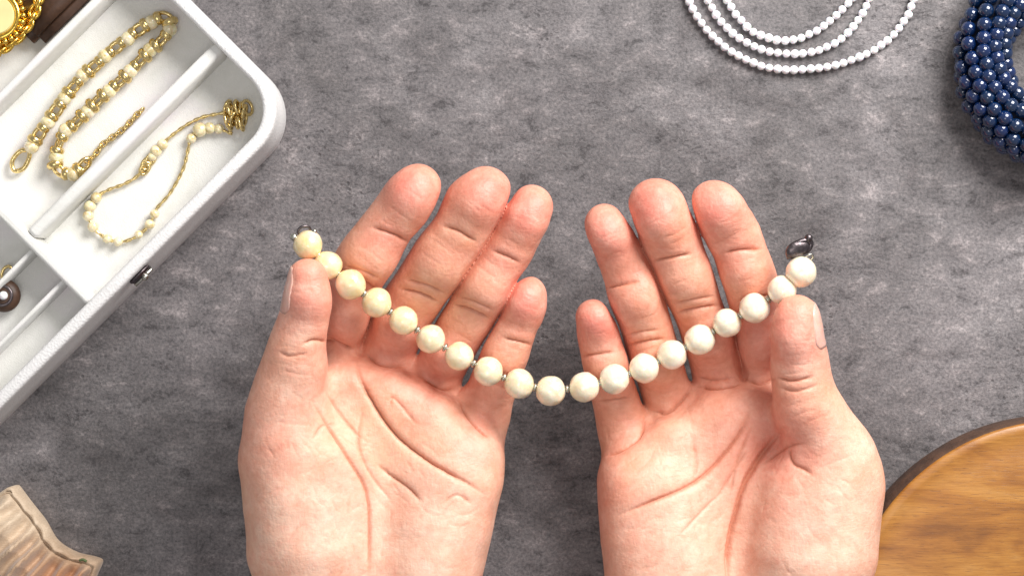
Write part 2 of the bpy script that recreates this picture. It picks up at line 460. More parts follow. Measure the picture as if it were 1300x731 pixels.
def build_hand(spec, seed):
    allp = [wpt(p) for g in spec['palm'] for p in g[1]] + [wpt(p) for f in spec['fingers'] for p in f['pts']]
    A = np.array(allp)
    lo = (A[:, :3] - A[:, 3:4]).min(0) - 0.003; hi = (A[:, :3] + A[:, 3:4]).max(0) + 0.003
    lo[1] = -0.235
    n = np.ceil((hi - lo) / VOX).astype(int) + 1
    ax = [(lo[i] + np.arange(n[i]) * VOX).astype(np.float32) for i in range(3)]
    field = np.full(tuple(n), 0.02, np.float32)

    def window(pts, m):
        P = np.array(pts); a = (P[:, :3] - P[:, 3:4]).min(0) - m; b = (P[:, :3] + P[:, 3:4]).max(0) + m
        i0 = np.clip(((a - lo) / VOX).astype(int), 0, n - 1); i1 = np.clip(((b - lo) / VOX).astype(int) + 2, 1, n)
        sl = tuple(slice(i0[k], i1[k]) for k in range(3))
        g = (ax[0][sl[0]][:, None, None], ax[1][sl[1]][None, :, None], ax[2][sl[2]][None, None, :])
        return sl, g
    # palm
    for k, pts in spec['palm']:
        w = [wpt(p) for p in pts]
        w = catmull(w, 0.010) if len(w) > 2 else [np.array(q) for q in w]
        w = [np.array(q, np.float32) for q in w]
        sl, g = window(w, 0.014)
        d = None
        for a, b in zip(w[:-1], w[1:]):
            q = seg_dist(*g, a[:3], b[:3], a[3], b[3])
            d = q if d is None else np.minimum(d, q)
        field[sl] = smin(field[sl], d, k)
    palm = field.copy()
    total = field
    fing_second = np.full(tuple(n), 0.02, np.float32)
    best = np.full(tuple(n), 0.02, np.float32)
    for fi, f in enumerate(spec['fingers']):
        if fi < 4:   # the finger roots sit lower than the palm pads of the cupped hand
            f = dict(f, pts=[(p[0], p[1], p[2] - max(0, 9.0 - 2.6 * k), p[3] * (f.get('w', 1.015) if k < len(f['pts']) - 1 else 0.93)) for k, p in enumerate(f['pts'])])
        else:
            f = dict(f, pts=[(p[0], p[1], p[2], p[3] * (1, 1, .97, .95, .94, .90)[min(k, 5)]) for k, p in enumerate(f['pts'])])
        w = [np.array(q, np.float32) for q in catmull([wpt(p) for p in f['pts']], 0.0035)]
        sl, g = window(w, 0.009)
        d = None
        for a, b in zip(w[:-1], w[1:]):
            q = seg_dist(*g, a[:3], b[:3], a[3], b[3])
            d = q if d is None else smin(d, q, 0.001)
        for p in f.get('pads', []):                     # fleshy pads on the palm side of each phalanx
            q4 = np.array(wpt(p), np.float32)
            q = np.sqrt((g[0] - q4[0]) ** 2 + (g[1] - q4[1]) ** 2 + (g[2] - q4[2]) ** 2) - q4[3]
            d = smin(d, q, 0.005)
        total[sl] = np.minimum(total[sl], smin(palm[sl], d, f.get('k', 0.006)))
        b0 = best[sl]
        fing_second[sl] = np.minimum(fing_second[sl], np.maximum(b0, d))
        best[sl] = np.minimum(b0, d)
    # skin between two touching fingers folds inwards
    gap = np.abs(fing_second - best)
    webf = np.clip((palm - 0.0) / 0.003, 0, 1)
    total += (0.0011 * np.exp(-(gap / 0.0021) ** 2) * webf).astype(np.float32) * (fing_second < 0.004)
    G = np.meshgrid(*ax, indexing='ij', sparse=True)
    total += lumps(G[0], G[1], G[2], seed).astype(np.float32)
    total[:, 0, :] = 0.01
    del palm, best, fing_second, webf, gap
    P, Q = surface_nets(total, lo, VOX)
    # keep the vertices, then press the creases into the skin
    E = np.concatenate([Q[:, [0, 1]], Q[:, [1, 2]], Q[:, [2, 3]], Q[:, [3, 0]]])
    deg = np.bincount(E[:, 0], minlength=len(P)) + np.bincount(E[:, 1], minlength=len(P))
    for it in range(5):
        for wgt in (0.55, -0.45):
            nb = np.stack([np.bincount(E[:, 0], P[E[:, 1], k], len(P)) + np.bincount(E[:, 1], P[E[:, 0], k], len(P)) for k in range(3)], 1)
            P = P + wgt * (nb / np.maximum(deg, 1)[:, None] - P)
    me = bpy.data.meshes.new('hand')
    me.vertices.add(len(P)); me.vertices.foreach_set('co', P.astype(np.float32).ravel())
    me.loops.add(Q.size); me.loops.foreach_set('vertex_index', Q.astype(np.int32).ravel())
    me.polygons.add(len(Q)); me.polygons.foreach_set('loop_start', np.arange(0, Q.size, 4, dtype=np.int32))
    me.update(calc_edges=True)
    me.validate()
    nv = len(me.vertices)
    N = np.zeros(nv * 3, np.float32); me.vertices.foreach_get('normal', N); N = N.reshape(-1, 3)
    P = P[:nv]
    s = S(0) * 0 + F / (H - P[:, 2])
    PX = P[:, 0] * s + 650; PY = 365.5 - P[:, 1] * s
    up = np.clip((N[:, 2] + 0.05) / 0.35, 0, 1)
    # light smoothing of surface-net steps
    disp = np.zeros(nv); cre = np.zeros(nv)
    for depth, width, pts in spec['creases'] + fine_lines(spec, seed):
        c = catmull([(p[0], p[1], 0) for p in pts], 3.0)
        L = len(c) - 1
        rr = random.Random(int(pts[0][0] * 7 + pts[0][1]))
        c = [q + np.array((rr.uniform(-.3, .3), rr.uniform(-.3, .3), 0)) for q in c]
        X0, Y0 = min(q[0] for q in c) - 12, min(q[1] for q in c) - 12
        X1, Y1 = max(q[0] for q in c) + 12, max(q[1] for q in c) + 12
        sel = np.nonzero((PX > X0) & (PX < X1) & (PY > Y0) & (PY < Y1) & (up > 0))[0]
        bd = np.full(len(sel), 99.0); bt = np.zeros(len(sel))
        x, y = PX[sel], PY[sel]
        for i in range(L):
            a, b = c[i], c[i + 1]; ab = b - a; l2 = ab @ ab + 1e-9
            t = np.clip(((x - a[0]) * ab[0] + (y - a[1]) * ab[1]) / l2, 0, 1)
            d = np.hypot(x - a[0] - t * ab[0], y - a[1] - t * ab[1])
            m = d < bd; bd[m] = d[m]; bt[m] = (i + t[m]) / L
        taper = np.clip(np.minimum(bt, 1 - bt) * 5, 0.12, 1)
        prof = np.exp(-(bd / width) ** 2) * taper * up[sel]
        soft = np.exp(-(bd / (width * 3.2)) ** 2) * taper * up[sel]
        disp[sel] = np.maximum(disp[sel], depth * (0.85 * prof + 0.5 * soft) / 1000)
        cre[sel] = np.maximum(cre[sel], prof * min(1, depth / 0.8))
    P2 = P - N * disp[:, None]
    me.vertices.foreach_set('co', P2.astype(np.float32).ravel())
    pink = np.zeros(nv)
    for x0, y0, r0, a0 in spec['pink']:
        pink = np.maximum(pink, a0 * np.exp(-(((PX - x0) ** 2 + (PY - y0) ** 2) / r0 ** 2)))
    pale = np.zeros(nv)
    for x0, y0, r0, a0 in spec['pale']:
        pale = np.maximum(pale, a0 * np.exp(-(((PX - x0) ** 2 + (PY - y0) ** 2) / r0 ** 2)))
    for nm, arr in (('pink', pink), ('crease', cre), ('pale', pale)):
        at = me.attributes.new(nm, 'FLOAT', 'POINT'); at.data.foreach_set('value', arr.astype(np.float32))
    me.polygons.foreach_set('use_smooth', [True] * len(me.polygons))
    me.update()
    me.materials.append(M['skin'])
    return me, P2

# ---- left hand (px, py, height mm, radius px), traced joint by joint
LEFT = dict(
    palm=[
        (0.010, [(436, 494, 33, 46), (440, 640, 32, 50), (452, 860, 31, 58)]),
        (0.008, [(494, 508, 33, 45), (486, 650, 31, 50), (470, 860, 31, 58)]),
        (0.008, [(549, 537, 34, 47), (520, 660, 32, 50), (490, 860, 31, 58)]),
        (0.008, [(588, 576, 35, 44), (562, 670, 34, 50), (520, 860, 31, 54)]),
        (0.012, [(574, 610, 37, 56), (548, 700, 38, 64), (520, 800, 35, 66)]),
        (0.012, [(386, 596, 37, 80), (398, 690, 38, 86), (420, 790, 34, 76)]),
        (0.004, [(456, 462, 27, 17), (460, 500, 28, 20)]), (0.004, [(524, 476, 27, 18), (522, 510, 28, 20)]), (0.004, [(592, 508, 28, 17), (588, 540, 29, 20)]),
        (0.012, [(448, 860, 31, 66), (440, 1000, 31, 68), (425, 1260, 34, 80)]),
        (0.012, [(520, 860, 31, 64), (515, 1000, 31, 66), (520, 1260, 34, 80)]),
    ],
    fingers=[
        dict(w=1.04, k=0.005, pts=[(425, 500, 32, 34), (428, 442, 32, 33), (436, 400, 36, 34), (451, 357, 42, 33), (465, 335, 45, 34), (481, 312, 48, 34), (497, 285, 51, 32), (514, 262, 53, 34), (529, 238, 55, 32)],
             pads=[(520, 250, 58, 27), (474, 326, 51, 27), (436, 405, 39, 26)]),
        dict(w=1.035, k=0.005, pts=[(482, 525, 31, 36), (492, 448, 31, 36), (511, 405, 35, 37), (534, 366, 41, 37.5), (558, 328, 46, 38.5), (582, 295, 50, 36), (602, 264, 52, 38), (619, 242, 54, 36)],
             pads=[(610, 254, 58, 29), (556, 334, 50, 30), (508, 412, 38, 28)]),
        dict(k=0.005, pts=[(545, 545, 31, 33), (555, 482, 31, 33), (570, 442, 34, 34), (597, 397, 40, 33), (620, 362, 44, 33), (641, 326, 47, 31), (657, 295, 50, 31.5), (673, 262, 52, 31)],
             pads=[(666, 276, 55, 24), (618, 366, 48, 26), (568, 450, 37, 26)]),
        dict(k=0.006, pts=[(595, 600, 32, 32), (610, 545, 32, 30), (619, 500, 33, 30), (640, 452, 38, 29), (655, 420, 42, 27), (664, 400, 44, 27), (671, 374, 46, 27)],
             pads=[(668, 386, 49, 20), (640, 455, 41, 22)]),
        dict(k=0.008, pts=[(388, 650, 40, 60), (366, 540, 45, 54), (371, 482, 51, 43), (379, 436, 56, 37.5), (386, 395, 60, 32), (387, 353, 63, 28)],
             pads=[(391, 378, 64, 22), (384, 470, 55, 28)]),
    ],
    creases=[
        (1.5, 1.7, [(452, 452), (458, 480), (475, 515), (505, 555), (545, 585), (580, 605), (614, 626)]),
        (0.9, 1.8, [(395, 508), (420, 545), (445, 585), (466, 625), (470, 680), (468, 740)]),
        (0.8, 1.5, [(478, 588), (498, 605), (517, 618), (536, 638)]),
        (0.6, 1.5, [(415, 500), (440, 535), (462, 560)]),
        (0.5, 1.4, [(460, 520), (455, 560), (470, 600), (500, 640)]),
        (0.5, 1.4, [(495, 520), (500, 505), (530, 540)]),
        (0.45, 1.4, [(398, 556), (410, 540), (430, 538)]),
        (0.45, 1.4, [(560, 640), (580, 628), (600, 640)]),
        (1.2, 1.5, [(414, 428), (432, 438), (452, 444)]),
        (0.9, 1.5, [(462, 447), (485, 462), (520, 464)]),
        (0.9, 1.5, [(535, 478), (562, 492), (585, 494)]),
        (1.0, 1.5, [(585, 512), (600, 535), (622, 556)]),
        (0.9, 1.4, [(382, 438), (400, 432), (428, 436)]),
        (0.5, 1.3, [(352, 446), (368, 452), (392, 448)]),
        # joints
        (0.9, 1.5, [(470, 288), (494, 296), (520, 308)]),
        (0.7, 1.4, [(428, 345), (450, 352), (480, 368)]),
        (0.5, 1.3, [(434, 336), (460, 344), (486, 356)]),
        (0.9, 1.5, [(560, 286), (582, 294), (606, 308)]),
        (0.9, 1.5, [(506, 366), (530, 372), (558, 384)]),
        (0.6, 1.3, [(512, 354), (538, 361), (566, 373)]),
        (0.8, 1.4, [(624, 318), (640, 324), (660, 334)]),
        (0.8, 1.4, [(574, 386), (594, 392), (622, 405)]),
        (0.5, 1.3, [(580, 376), (600, 382), (628, 395)]),
        (0.8, 1.4, [(636, 428), (652, 432), (676, 438)]),
        (0.6, 1.3, [(618, 470), (636, 476), (658, 484)]),
    ],
    pink=[(525, 240, 42, 1.0), (616, 244, 46, 1.0), (672, 268, 40, 1.0), (668, 382, 36, 1.0), (388, 375, 50, 0.75), (490, 305, 34, 0.5), (460, 360, 40, 0.35),
          (640, 330, 34, 0.5), (575, 330, 30, 0.25), (545, 500, 45, 0.35), (600, 560, 40, 0.45), (440, 420, 60, 0.4), (560, 470, 55, 0.4), (500, 440, 50, 0.4), (350, 560, 50, 0.25), (430, 620, 40, 0.2)],
    fine=[(410, 560, 30, 40, -50, 16), (520, 600, 45, 35, -35, 22), (470, 660, 30, 50, -80, 20), (390, 660, 45, 50, 30, 16), (560, 680, 25, 40, 20, 10), (500, 545, 40, 20, 60, 8), (455, 740, 60, 15, 5, 6)],
    pale=[(395, 670, 120, 1.0), (530, 680, 110, 1.0), (380, 520, 70, 0.7), (388, 400, 45, 0.8), (600, 590, 50, 0.6), (510, 590, 60, 0.4), (440, 900, 200, 1), (480, 1100, 250, 1)])

RIGHT = dict(
    palm=[
        (0.010, [(966, 532, 33, 44), (955, 660, 32, 50), (940, 860, 31, 58)]),
        (0.008, [(915, 536, 33, 46), (915, 660, 31, 50), (925, 860, 31, 58)]),
        (0.008, [(856, 568, 34, 45), (872, 670, 32, 50), (895, 860, 31, 58)]),
        (0.008, [(811, 608, 35, 46), (830, 690, 34, 52), (865, 860, 31, 54)]),
        (0.012, [(828, 640, 37, 60), (842, 730, 38, 68), (875, 820, 35, 66)]),
        (0.005, [(1036, 628, 40, 80), (1028, 700, 41, 86), (1005, 800, 35, 78)]),
        (0.004, [(942, 496, 27, 17), (940, 530, 28, 20)]), (0.004, [(879, 506, 27, 17), (884, 540, 28, 20)]), (0.004, [(819, 538, 27, 17), (826, 570, 28, 20)]),
        (0.012, [(960, 860, 31, 66), (975, 1000, 31, 68), (990, 1260, 34, 80)]),
        (0.012, [(880, 860, 31, 64), (895, 1000, 31, 66), (895, 1260, 34, 80)]),
    ],
    fingers=[
        dict(k=0.005, pts=[(978, 540, 32, 34), (974, 478, 32, 33), (969, 440, 34, 33), (961, 400, 38, 34), (948, 352, 43, 34.5), (936, 316, 47, 34), (922, 284, 51, 35), (909, 257, 54, 32)],
             pads=[(915, 270, 57, 26), (944, 345, 48, 28), (968, 430, 38, 26)]),
        dict(k=0.005, pts=[(920, 545, 31, 35), (912, 476, 31, 34), (901, 432, 34, 35), (886, 390, 39, 34.5), (874, 358, 43, 36.5), (861, 326, 46, 36), (845, 292, 51, 38), (829, 260, 54, 36)],
             pads=[(837, 275, 58, 29), (870, 352, 48, 29), (900, 430, 38, 28)]),
        dict(k=0.005, pts=[(862, 580, 31, 34), (847, 505, 31, 33), (833, 456, 34, 34), (820, 412, 39, 33.5), (806, 374, 43, 34), (793, 338, 46, 31.5), (779, 306, 50, 31), (768, 284, 53, 28)],
             pads=[(774, 297, 56, 23), (804, 378, 47, 27), (832, 460, 37, 27)]),
        dict(k=0.006, pts=[(818, 630, 33, 34), (797, 560, 32, 33), (784, 505, 33, 29.5), (768, 452, 38, 27), (758, 418, 42, 26), (752, 399, 45, 24)],
             pads=[(754, 408, 48, 19), (770, 462, 40, 21)]),
        dict(k=0.008, pts=[(1032, 660, 42, 62), (1056, 592, 45, 55), (1035, 536, 51, 46), (1019, 487, 56, 40), (1014, 440, 60, 36), (1012, 404, 63, 32)],
             pads=[(1008, 425, 64, 25), (1022, 520, 55, 30)]),
    ],
    creases=[
        (2.3, 2.6, [(994, 543), (975, 566), (957, 592), (942, 622), (932, 662), (926, 700), (924, 750)]),
        (1.3, 1.8, [(952, 520), (944, 542), (928, 566), (903, 594), (876, 615), (836, 633), (784, 654)]),
        (0.75, 1.9, [(1003, 566), (1002, 580), (1009, 590), (1020, 595), (1033, 604)]),
        (0.55, 1.5, [(965, 592), (982, 578), (1000, 567), (1024, 562)]),
        (0.5, 1.4, [(955, 540), (935, 590), (925, 640)]),
        (0.5, 1.4, [(905, 640), (930, 600), (950, 570)]),
        (0.45, 1.3, [(862, 680), (885, 655), (915, 625)]),
        (0.4, 1.3, [(880, 560), (884, 590), (880, 610)]),
        (1.1, 1.6, [(823, 521), (846, 523), (866, 508), (879, 488)]),
        (0.9, 1.5, [(882, 490), (908, 492), (940, 487)]),
        (0.6, 1.3, [(882, 478), (905, 482), (932, 478)]),
        (1.0, 1.5, [(822, 524), (812, 552), (792, 568), (766, 580)]),
        (0.9, 1.5, [(946, 480), (966, 486), (984, 480)]),
        (0.8, 1.5, [(984, 478), (1006, 484), (1034, 478)]),
        (0.5, 1.3, [(986, 490), (1010, 497), (1040, 488)]),
        (0.9, 1.5, [(918, 322), (940, 318), (970, 316)]),
        (0.6, 1.3, [(934, 384), (954, 378), (984, 374)]),
        (0.9, 1.5, [(826, 332), (852, 328), (880, 322)]),
        (1.0, 1.5, [(858, 398), (886, 392), (916, 387)]),
        (0.6, 1.3, [(854, 386), (880, 381), (908, 376)]),
        (0.8, 1.4, [(766, 366), (788, 362), (814, 356)]),
        (0.8, 1.4, [(796, 438), (818, 434), (846, 430)]),
        (0.5, 1.3, [(792, 426), (812, 422), (840, 418)]),
        (0.8, 1.4, [(736, 452), (756, 450), (782, 446)]),
        (0.6, 1.3, [(756, 510), (776, 508), (802, 504)]),
    ],
    pink=[(907, 265, 46, 1.0), (832, 262, 46, 1.0), (770, 295, 44, 1.0), (754, 415, 44, 1.0), (1010, 425, 60, 0.8), (935, 320, 40, 0.5), (800, 350, 40, 0.35),
          (960, 430, 50, 0.5), (985, 560, 70, 0.7), (790, 540, 50, 0.3), (850, 540, 50, 0.3), (780, 640, 60, 0.35), (1000, 640, 50, 0.35), (910, 470, 40, 0.3)],
    fine=[(960, 560, 25, 35, 60, 14), (870, 610, 40, 35, 30, 22), (915, 670, 25, 45, 75, 18), (1040, 660, 40, 45, -35, 16), (1010, 600, 25, 20, 40, 10), (830, 690, 25, 40, 15, 10), (860, 550, 40, 18, -70, 8)],
    pale=[(1040, 680, 110, 1.0), (860, 690, 90, 0.8), (1060, 570, 70, 0.8), (1022, 450, 50, 0.7), (870, 580, 60, 0.55), (930, 900, 200, 1), (930, 1100, 250, 1)])

me, PL = build_hand(LEFT, 3)
left_hand = obj('hand', me)
tag(left_hand, 'left palm-up hand, beside the white box, thumb pinching the bare left bracelet end', 'hand', "one person's open hands holding the bracelet")
me, PR = build_hand(RIGHT, 11)
right_hand = obj('hand', me)
tag(right_hand, 'right palm-up hand, beside the round wooden board, thumb under the dark clasp', 'hand', "one person's open hands holding the bracelet")

from mathutils.bvhtree import BVHTree
def thumbnail(hand, c0, c1, ang, z0, z1):
    """curved nail lying on the outer side of a thumb tip, laid on the skin itself"""
    a = W(c0[0], c0[1], z0); b = W(c1[0], c1[1], z1)
    me = hand.data
    co = np.zeros(len(me.vertices) * 3, np.float32); me.vertices.foreach_get('co', co); co = co.reshape(-1, 3)
    near = (np.abs(co - np.array((a + b) / 2)) < 0.022).all(1)
    fv = np.zeros(len(me.polygons) * 4, np.int32); me.loops.foreach_get('vertex_index', fv); fv = fv.reshape(-1, 4)
    fv = fv[near[fv].all(1)]
    tree = BVHTree.FromPolygons([tuple(x) for x in co], [tuple(x) for x in fv.tolist()])
    ax = (b - a).normalized()
    side = Vector((math.cos(ang), 0, math.sin(ang)))
    side = (side - ax * side.dot(ax)).normalized(); oth = ax.cross(side)
    L = (b - a).length; nu, nv = 16, 14
    base = []
    for i in range(nv + 1):
        t = i / nv
        half = math.radians(50) * (1 - max(0, (t - 0.6) / 0.4) ** 3 * 0.45) * (1 - max(0, (0.25 - t) / 0.25) ** 2 * 0.4)
        row = []
        for j in range(nu + 1):
            th = -half + 2 * half * j / nu
            d = side * math.cos(th) + oth * math.sin(th)
            o_ = a + ax * (L * t)
            hit = tree.ray_cast(o_, d, 0.03)[0]
            row.append(((hit - o_).length if hit else 0.007, o_, d))
        base.append(row)
    v, f = [], []
    for off in (0.00022, -0.0006):
        for i in range(nv + 1):
            for j in range(nu + 1):
                r, o_, d = base[i][j]
                rs = [base[min(nv, max(0, i + q))][min(nu, max(0, j + w_))][0] for q in (-1, 0, 1) for w_ in (-1, 0, 1)]
                edge = min(1, min(i, nv - i, j, nu - j) / 1.0)
                v.append(o_ + d * (sum(rs) / 9 + off * (0.3 + 0.7 * edge if off > 0 else 1)))
    n1 = (nv + 1) * (nu + 1)
    for i in range(nv):
        for j in range(nu):
            k = i * (nu + 1) + j
            f.append((k, k + 1, k + nu + 2, k + nu + 1)); f.append((n1 + k, n1 + k + nu + 1, n1 + k + nu + 2, n1 + k + 1))
    rim = [j for j in range(nu + 1)] + [i * (nu + 1) + nu for i in range(1, nv + 1)] + [nv * (nu + 1) + j for j in range(nu - 1, -1, -1)] + [i * (nu + 1) for i in range(nv - 1, 0, -1)]
    for i, q in enumerate(rim):
        p = rim[(i + 1) % len(rim)]
        f.append((q, p, p + n1, q + n1))
    bm = bmesh.new(); bv = [bm.verts.new(x) for x in v]
    for q in f: bm.faces.new([bv[i] for i in q])
    return obj('thumbnail', bm_mesh('thumbnail', bm, M['nail']), hand)
thumbnail(left_hand, (385, 396), (387, 338), math.radians(168), 0.0600, 0.0632)
thumbnail(right_hand, (1014, 440), (1012, 385), math.radians(12), 0.0600, 0.0632)

# ================================================================== PEARL BRACELET HELD BY BOTH HANDS
def sphere_mesh(name, r, mat, seg=20, rings=12, wob=0.0, seed=0, hole=False):
    bm = bmesh.new(); bmesh.ops.create_uvsphere(bm, u_segments=seg, v_segments=rings, radius=r)
    rr = Vector((seed * 3.1, seed * 1.7, 0))
    if wob:
        for v in bm.verts:
            d = v.co.normalized()
            v.co *= 1 + wob * mnoise.noise(d * 1.4 + rr) + wob * 0.5 * mnoise.noise(d * 4 + rr)
    return bm_mesh(name, bm, mat)

def ring_mesh(name, R, r, mat, sx=1.0, sy=1.0, n=16, m=7):
    pts = [(R * sx * math.cos(2 * PI * i / n), R * sy * math.sin(2 * PI * i / n), 0) for i in range(n)]
    v, f = tube(pts, r, m, True)
    return mesh_from(name, v, f, mat)

PEARLS = [(391, 311), (416, 337), (445, 361), (478, 384), (512, 407), (547, 430), (583, 452), (620, 471), (659, 487), (699, 496), (742, 491), (780, 481),
          (818, 467), (853, 450), (888, 431), (923, 410), (958, 391), (993, 368), (1017, 345)]
allP = np.concatenate([PL[PL[:, 2] > 0.03], PR[PR[:, 2] > 0.03]])
pr = 19.2 / S(0.055)
def rest_z(px, py, r):
    z = 0.055
    for _ in range(3):
        w = W(px, py, z)
        d2 = (allP[:, 0] - w.x) ** 2 + (allP[:, 1] - w.y) ** 2
        m = d2 < r * r
        if m.sum() == 0: return None
        z = float((allP[m, 2] + np.sqrt(r * r - d2[m])).max())
    return z
zs = []
for i, (x, y) in enumerate(PEARLS):
    z = None if i in (0, 1, 9, 17, 18) else rest_z(x, y, pr)
    zs.append(z)
zs[0], zs[1] = 0.0590, 0.0585
zs[17], zs[18] = 0.0585, 0.0600
print('pearl z', zs)
zs[8] = zs[8] if zs[8] is not None and abs(zs[8] - zs[7]) < 0.004 else zs[7] - 0.001
zs[10] = zs[10] if zs[10] is not None and abs(zs[10] - zs[11]) < 0.004 else zs[11] - 0.001
zs[9] = (zs[8] + zs[10]) / 2 - 0.0008
for _ in range(2):
    z2 = list(zs)
    for i in range(2, 17):
        z2[i] = max(zs[i] - 0.0004, (zs[i - 1] + zs[i] * 2 + zs[i + 1]) / 4)
    zs = z2
bracelet = empty('pearl_bracelet', W(699, 496, zs[9]))
tag(bracelet, 'strand of large cream pearls draped across both open hands, dark clasp at right', 'bracelet')
bo = Vector(bracelet.location)
pm = [sphere_mesh('pearl', pr, M['pearl'], 32, 20, 0.05, s) for s in range(7)]
pos = [W(x, y, z) for (x, y), z in zip(PEARLS, zs)]
for i, p in enumerate(pos):
    o = obj('pearl', pm[i % 7], bracelet, p - bo, (random.random() * 6, random.random() * 6, random.random() * 6))
    o.scale = (random.uniform(.96, 1.03),) * 3
    t_ = min(1, max(0, i / 12.0 + random.uniform(-.12, .12)))
    o.color = (0.87 + 0.04 * t_, 0.66 + 0.16 * t_, 0.27 + 0.36 * t_, 1)
sm = ring_mesh('spacer_ring', 0.0010, 0.00055, M['silver'], n=12)
cordm = None
for a, b in zip(pos[:-1], pos[1:]):
    d = b - a
    o = obj('spacer_ring', sm, bracelet, (a + b) / 2 - bo, d.to_track_quat('Z', 'Y').to_euler())
v, f = tube([tuple(p - bo) for p in pos], 0.0005, 8)
obj('thread', mesh_from('thread', v, f, M['thread']), bracelet)

# left end: small silver bead and dark jump ring ; right end: dark hook clasp
e0 = W(377, 296, 0.0600) - bo
o = obj('end_ring', ring_mesh('end_ring', 0.0017, 0.0005, M['dark'], 1.3, 1.0), bracelet, W(386, 293, 0.0600) - bo, (0.5, 0.3, 0.3))
obj('end_bead', sphere_mesh('end_bead', 0.0013, M['silver'], 14, 8), bracelet, W(373, 301, 0.0600) - bo)
obj('end_bead', sphere_mesh('end_bead', 0.0009, M['silver'], 14, 8), bracelet, W(399, 294, 0.0600) - bo)
pts = catmull([(-.0042, -.0012, 0), (-.003, .0012, 0), (0, .0022, .0004), (.0034, .0020, .0004), (.0046, .0004, 0), (.003, -.0014, 0), (0, -.0018, 0), (-.0030, -.0018, 0)], 0.0006)
v, f = tube(pts[:-1], 0.0010, 8, True)
cl = obj('clasp', mesh_from('clasp', v, f, M['dark']), bracelet, W(1014, 316, 0.0600) - bo, (0.25, 0.1, 0.35))
bm = bmesh.new(); bmesh.ops.create_uvsphere(bm, u_segments=16, v_segments=8, radius=0.0030, matrix=Matrix.Scale(0.5, 4, (0, 0, 1)))
for q in bm.verts: q.co.x *= 1.5
obj('clasp_body', bm_mesh('clasp_body', bm, M['dark']), cl, (-.0004, 0.0002, .0004))
obj('clasp_lever', sphere_mesh('clasp_lever', 0.0014, M['dark'], 14, 8), cl, (.0042, .0026, .0006))
obj('jump_ring', ring_mesh('jump_ring', 0.0015, 0.0004, M['silver']), bracelet, W(1027, 327, 0.0600) - bo, (0.8, 0.4, 0))

# ================================================================== WHITE BOX
ZR = 0.035
SR = S(ZR)
box = empty('jewellery_box', W(379, 139, 0), 0)
co = W(379, 139, ZR); box.location = (co.x, co.y, 0); box.rotation_euler = (0, 0, -PI / 4)
tag(box, 'open white jewellery box with rounded corners and divided compartments, seen at upper left', 'jewellery box')
def uv(u, v, s=SR):
    """photo diagonals px+py, px-py at the rim height -> box local a, b"""
    return ((u - 518) / math.sqrt(2) / s, (v - 240) / math.sqrt(2) / s)

def rrect(a0, a1, b0, b1, r, n=12):
    out = []
    for cx, cy, s in ((a1 - r, b1 - r, 0), (a0 + r, b1 - r, 90), (a0 + r, b0 + r, 180), (a1 - r, b0 + r, 270)):
        for i in range(n + 1):
            t = math.radians(s + 90 * i / n)
            out.append((cx + r * math.cos(t), cy + r * math.sin(t)))
    return out
A0, A1, B0, B1, RC = -0.165, 0.0, -0.235, 0.0, 0.0195
T = 0.0046
prof = [(0.0006, 0.0), (0.0000, 0.0012), (0.0003, 0.012), (0.0, 0.030), (0.0, ZR - 0.0012), (0.0004, ZR - 0.0004), (0.0012, ZR), (T - 0.0012, ZR), (T - 0.0004, ZR - 0.0003), (T, ZR - 0.0012), (T + 0.0002, 0.0085)]
vs, fs = [], []
for off, z in prof:
    vs += [(x, y, z) for x, y in rrect(A0 + off, A1 - off, B0 + off, B1 - off, RC - off)]
n = len(rrect(0, 1, 0, 1, .1))
for i in range(len(prof) - 1):
    for k in range(n):
        fs.append((i * n + k, i * n + (k + 1) % n, (i + 1) * n + (k + 1) % n, (i + 1) * n + k))
fs.append(tuple(range(n))[::-1])
obj('outer_wall', mesh_from('outer_wall', vs, fs, M['box']), box)
# padded floor with slightly sagging cloth
ins = T + 0.0001
g = 60
bm = bmesh.new()
outline = rrect(A0 + ins, A1 - ins, B0 + ins, B1 - ins, RC - ins, 8)
ctr = bm.verts.new(((A0 + A1) / 2, (B0 + B1) / 2, 0.0170))
prev = None; rings = []
for q in range(1, 13):
    t = q / 12
    rg = []
    for (x, y) in outline:
        X = (A0 + A1) / 2 + (x - (A0 + A1) / 2) * t; Y = (B0 + B1) / 2 + (y - (B0 + B1) / 2) * t
        rg.append(bm.verts.new((X, Y, 0.0170 + 0.0005 * mnoise.noise(Vector((X * 60, Y * 60, 1))))))
    rings.append(rg)
for k in range(len(outline)):
    k2 = (k + 1) % len(outline)
    bm.faces.new((ctr, rings[0][k], rings[0][k2]))
    for q in range(11):
        bm.faces.new((rings[q][k], rings[q + 1][k], rings[q + 1][k2], rings[q][k2]))
obj('floor_lining', bm_mesh('floor_lining', bm, M['lining']), box)

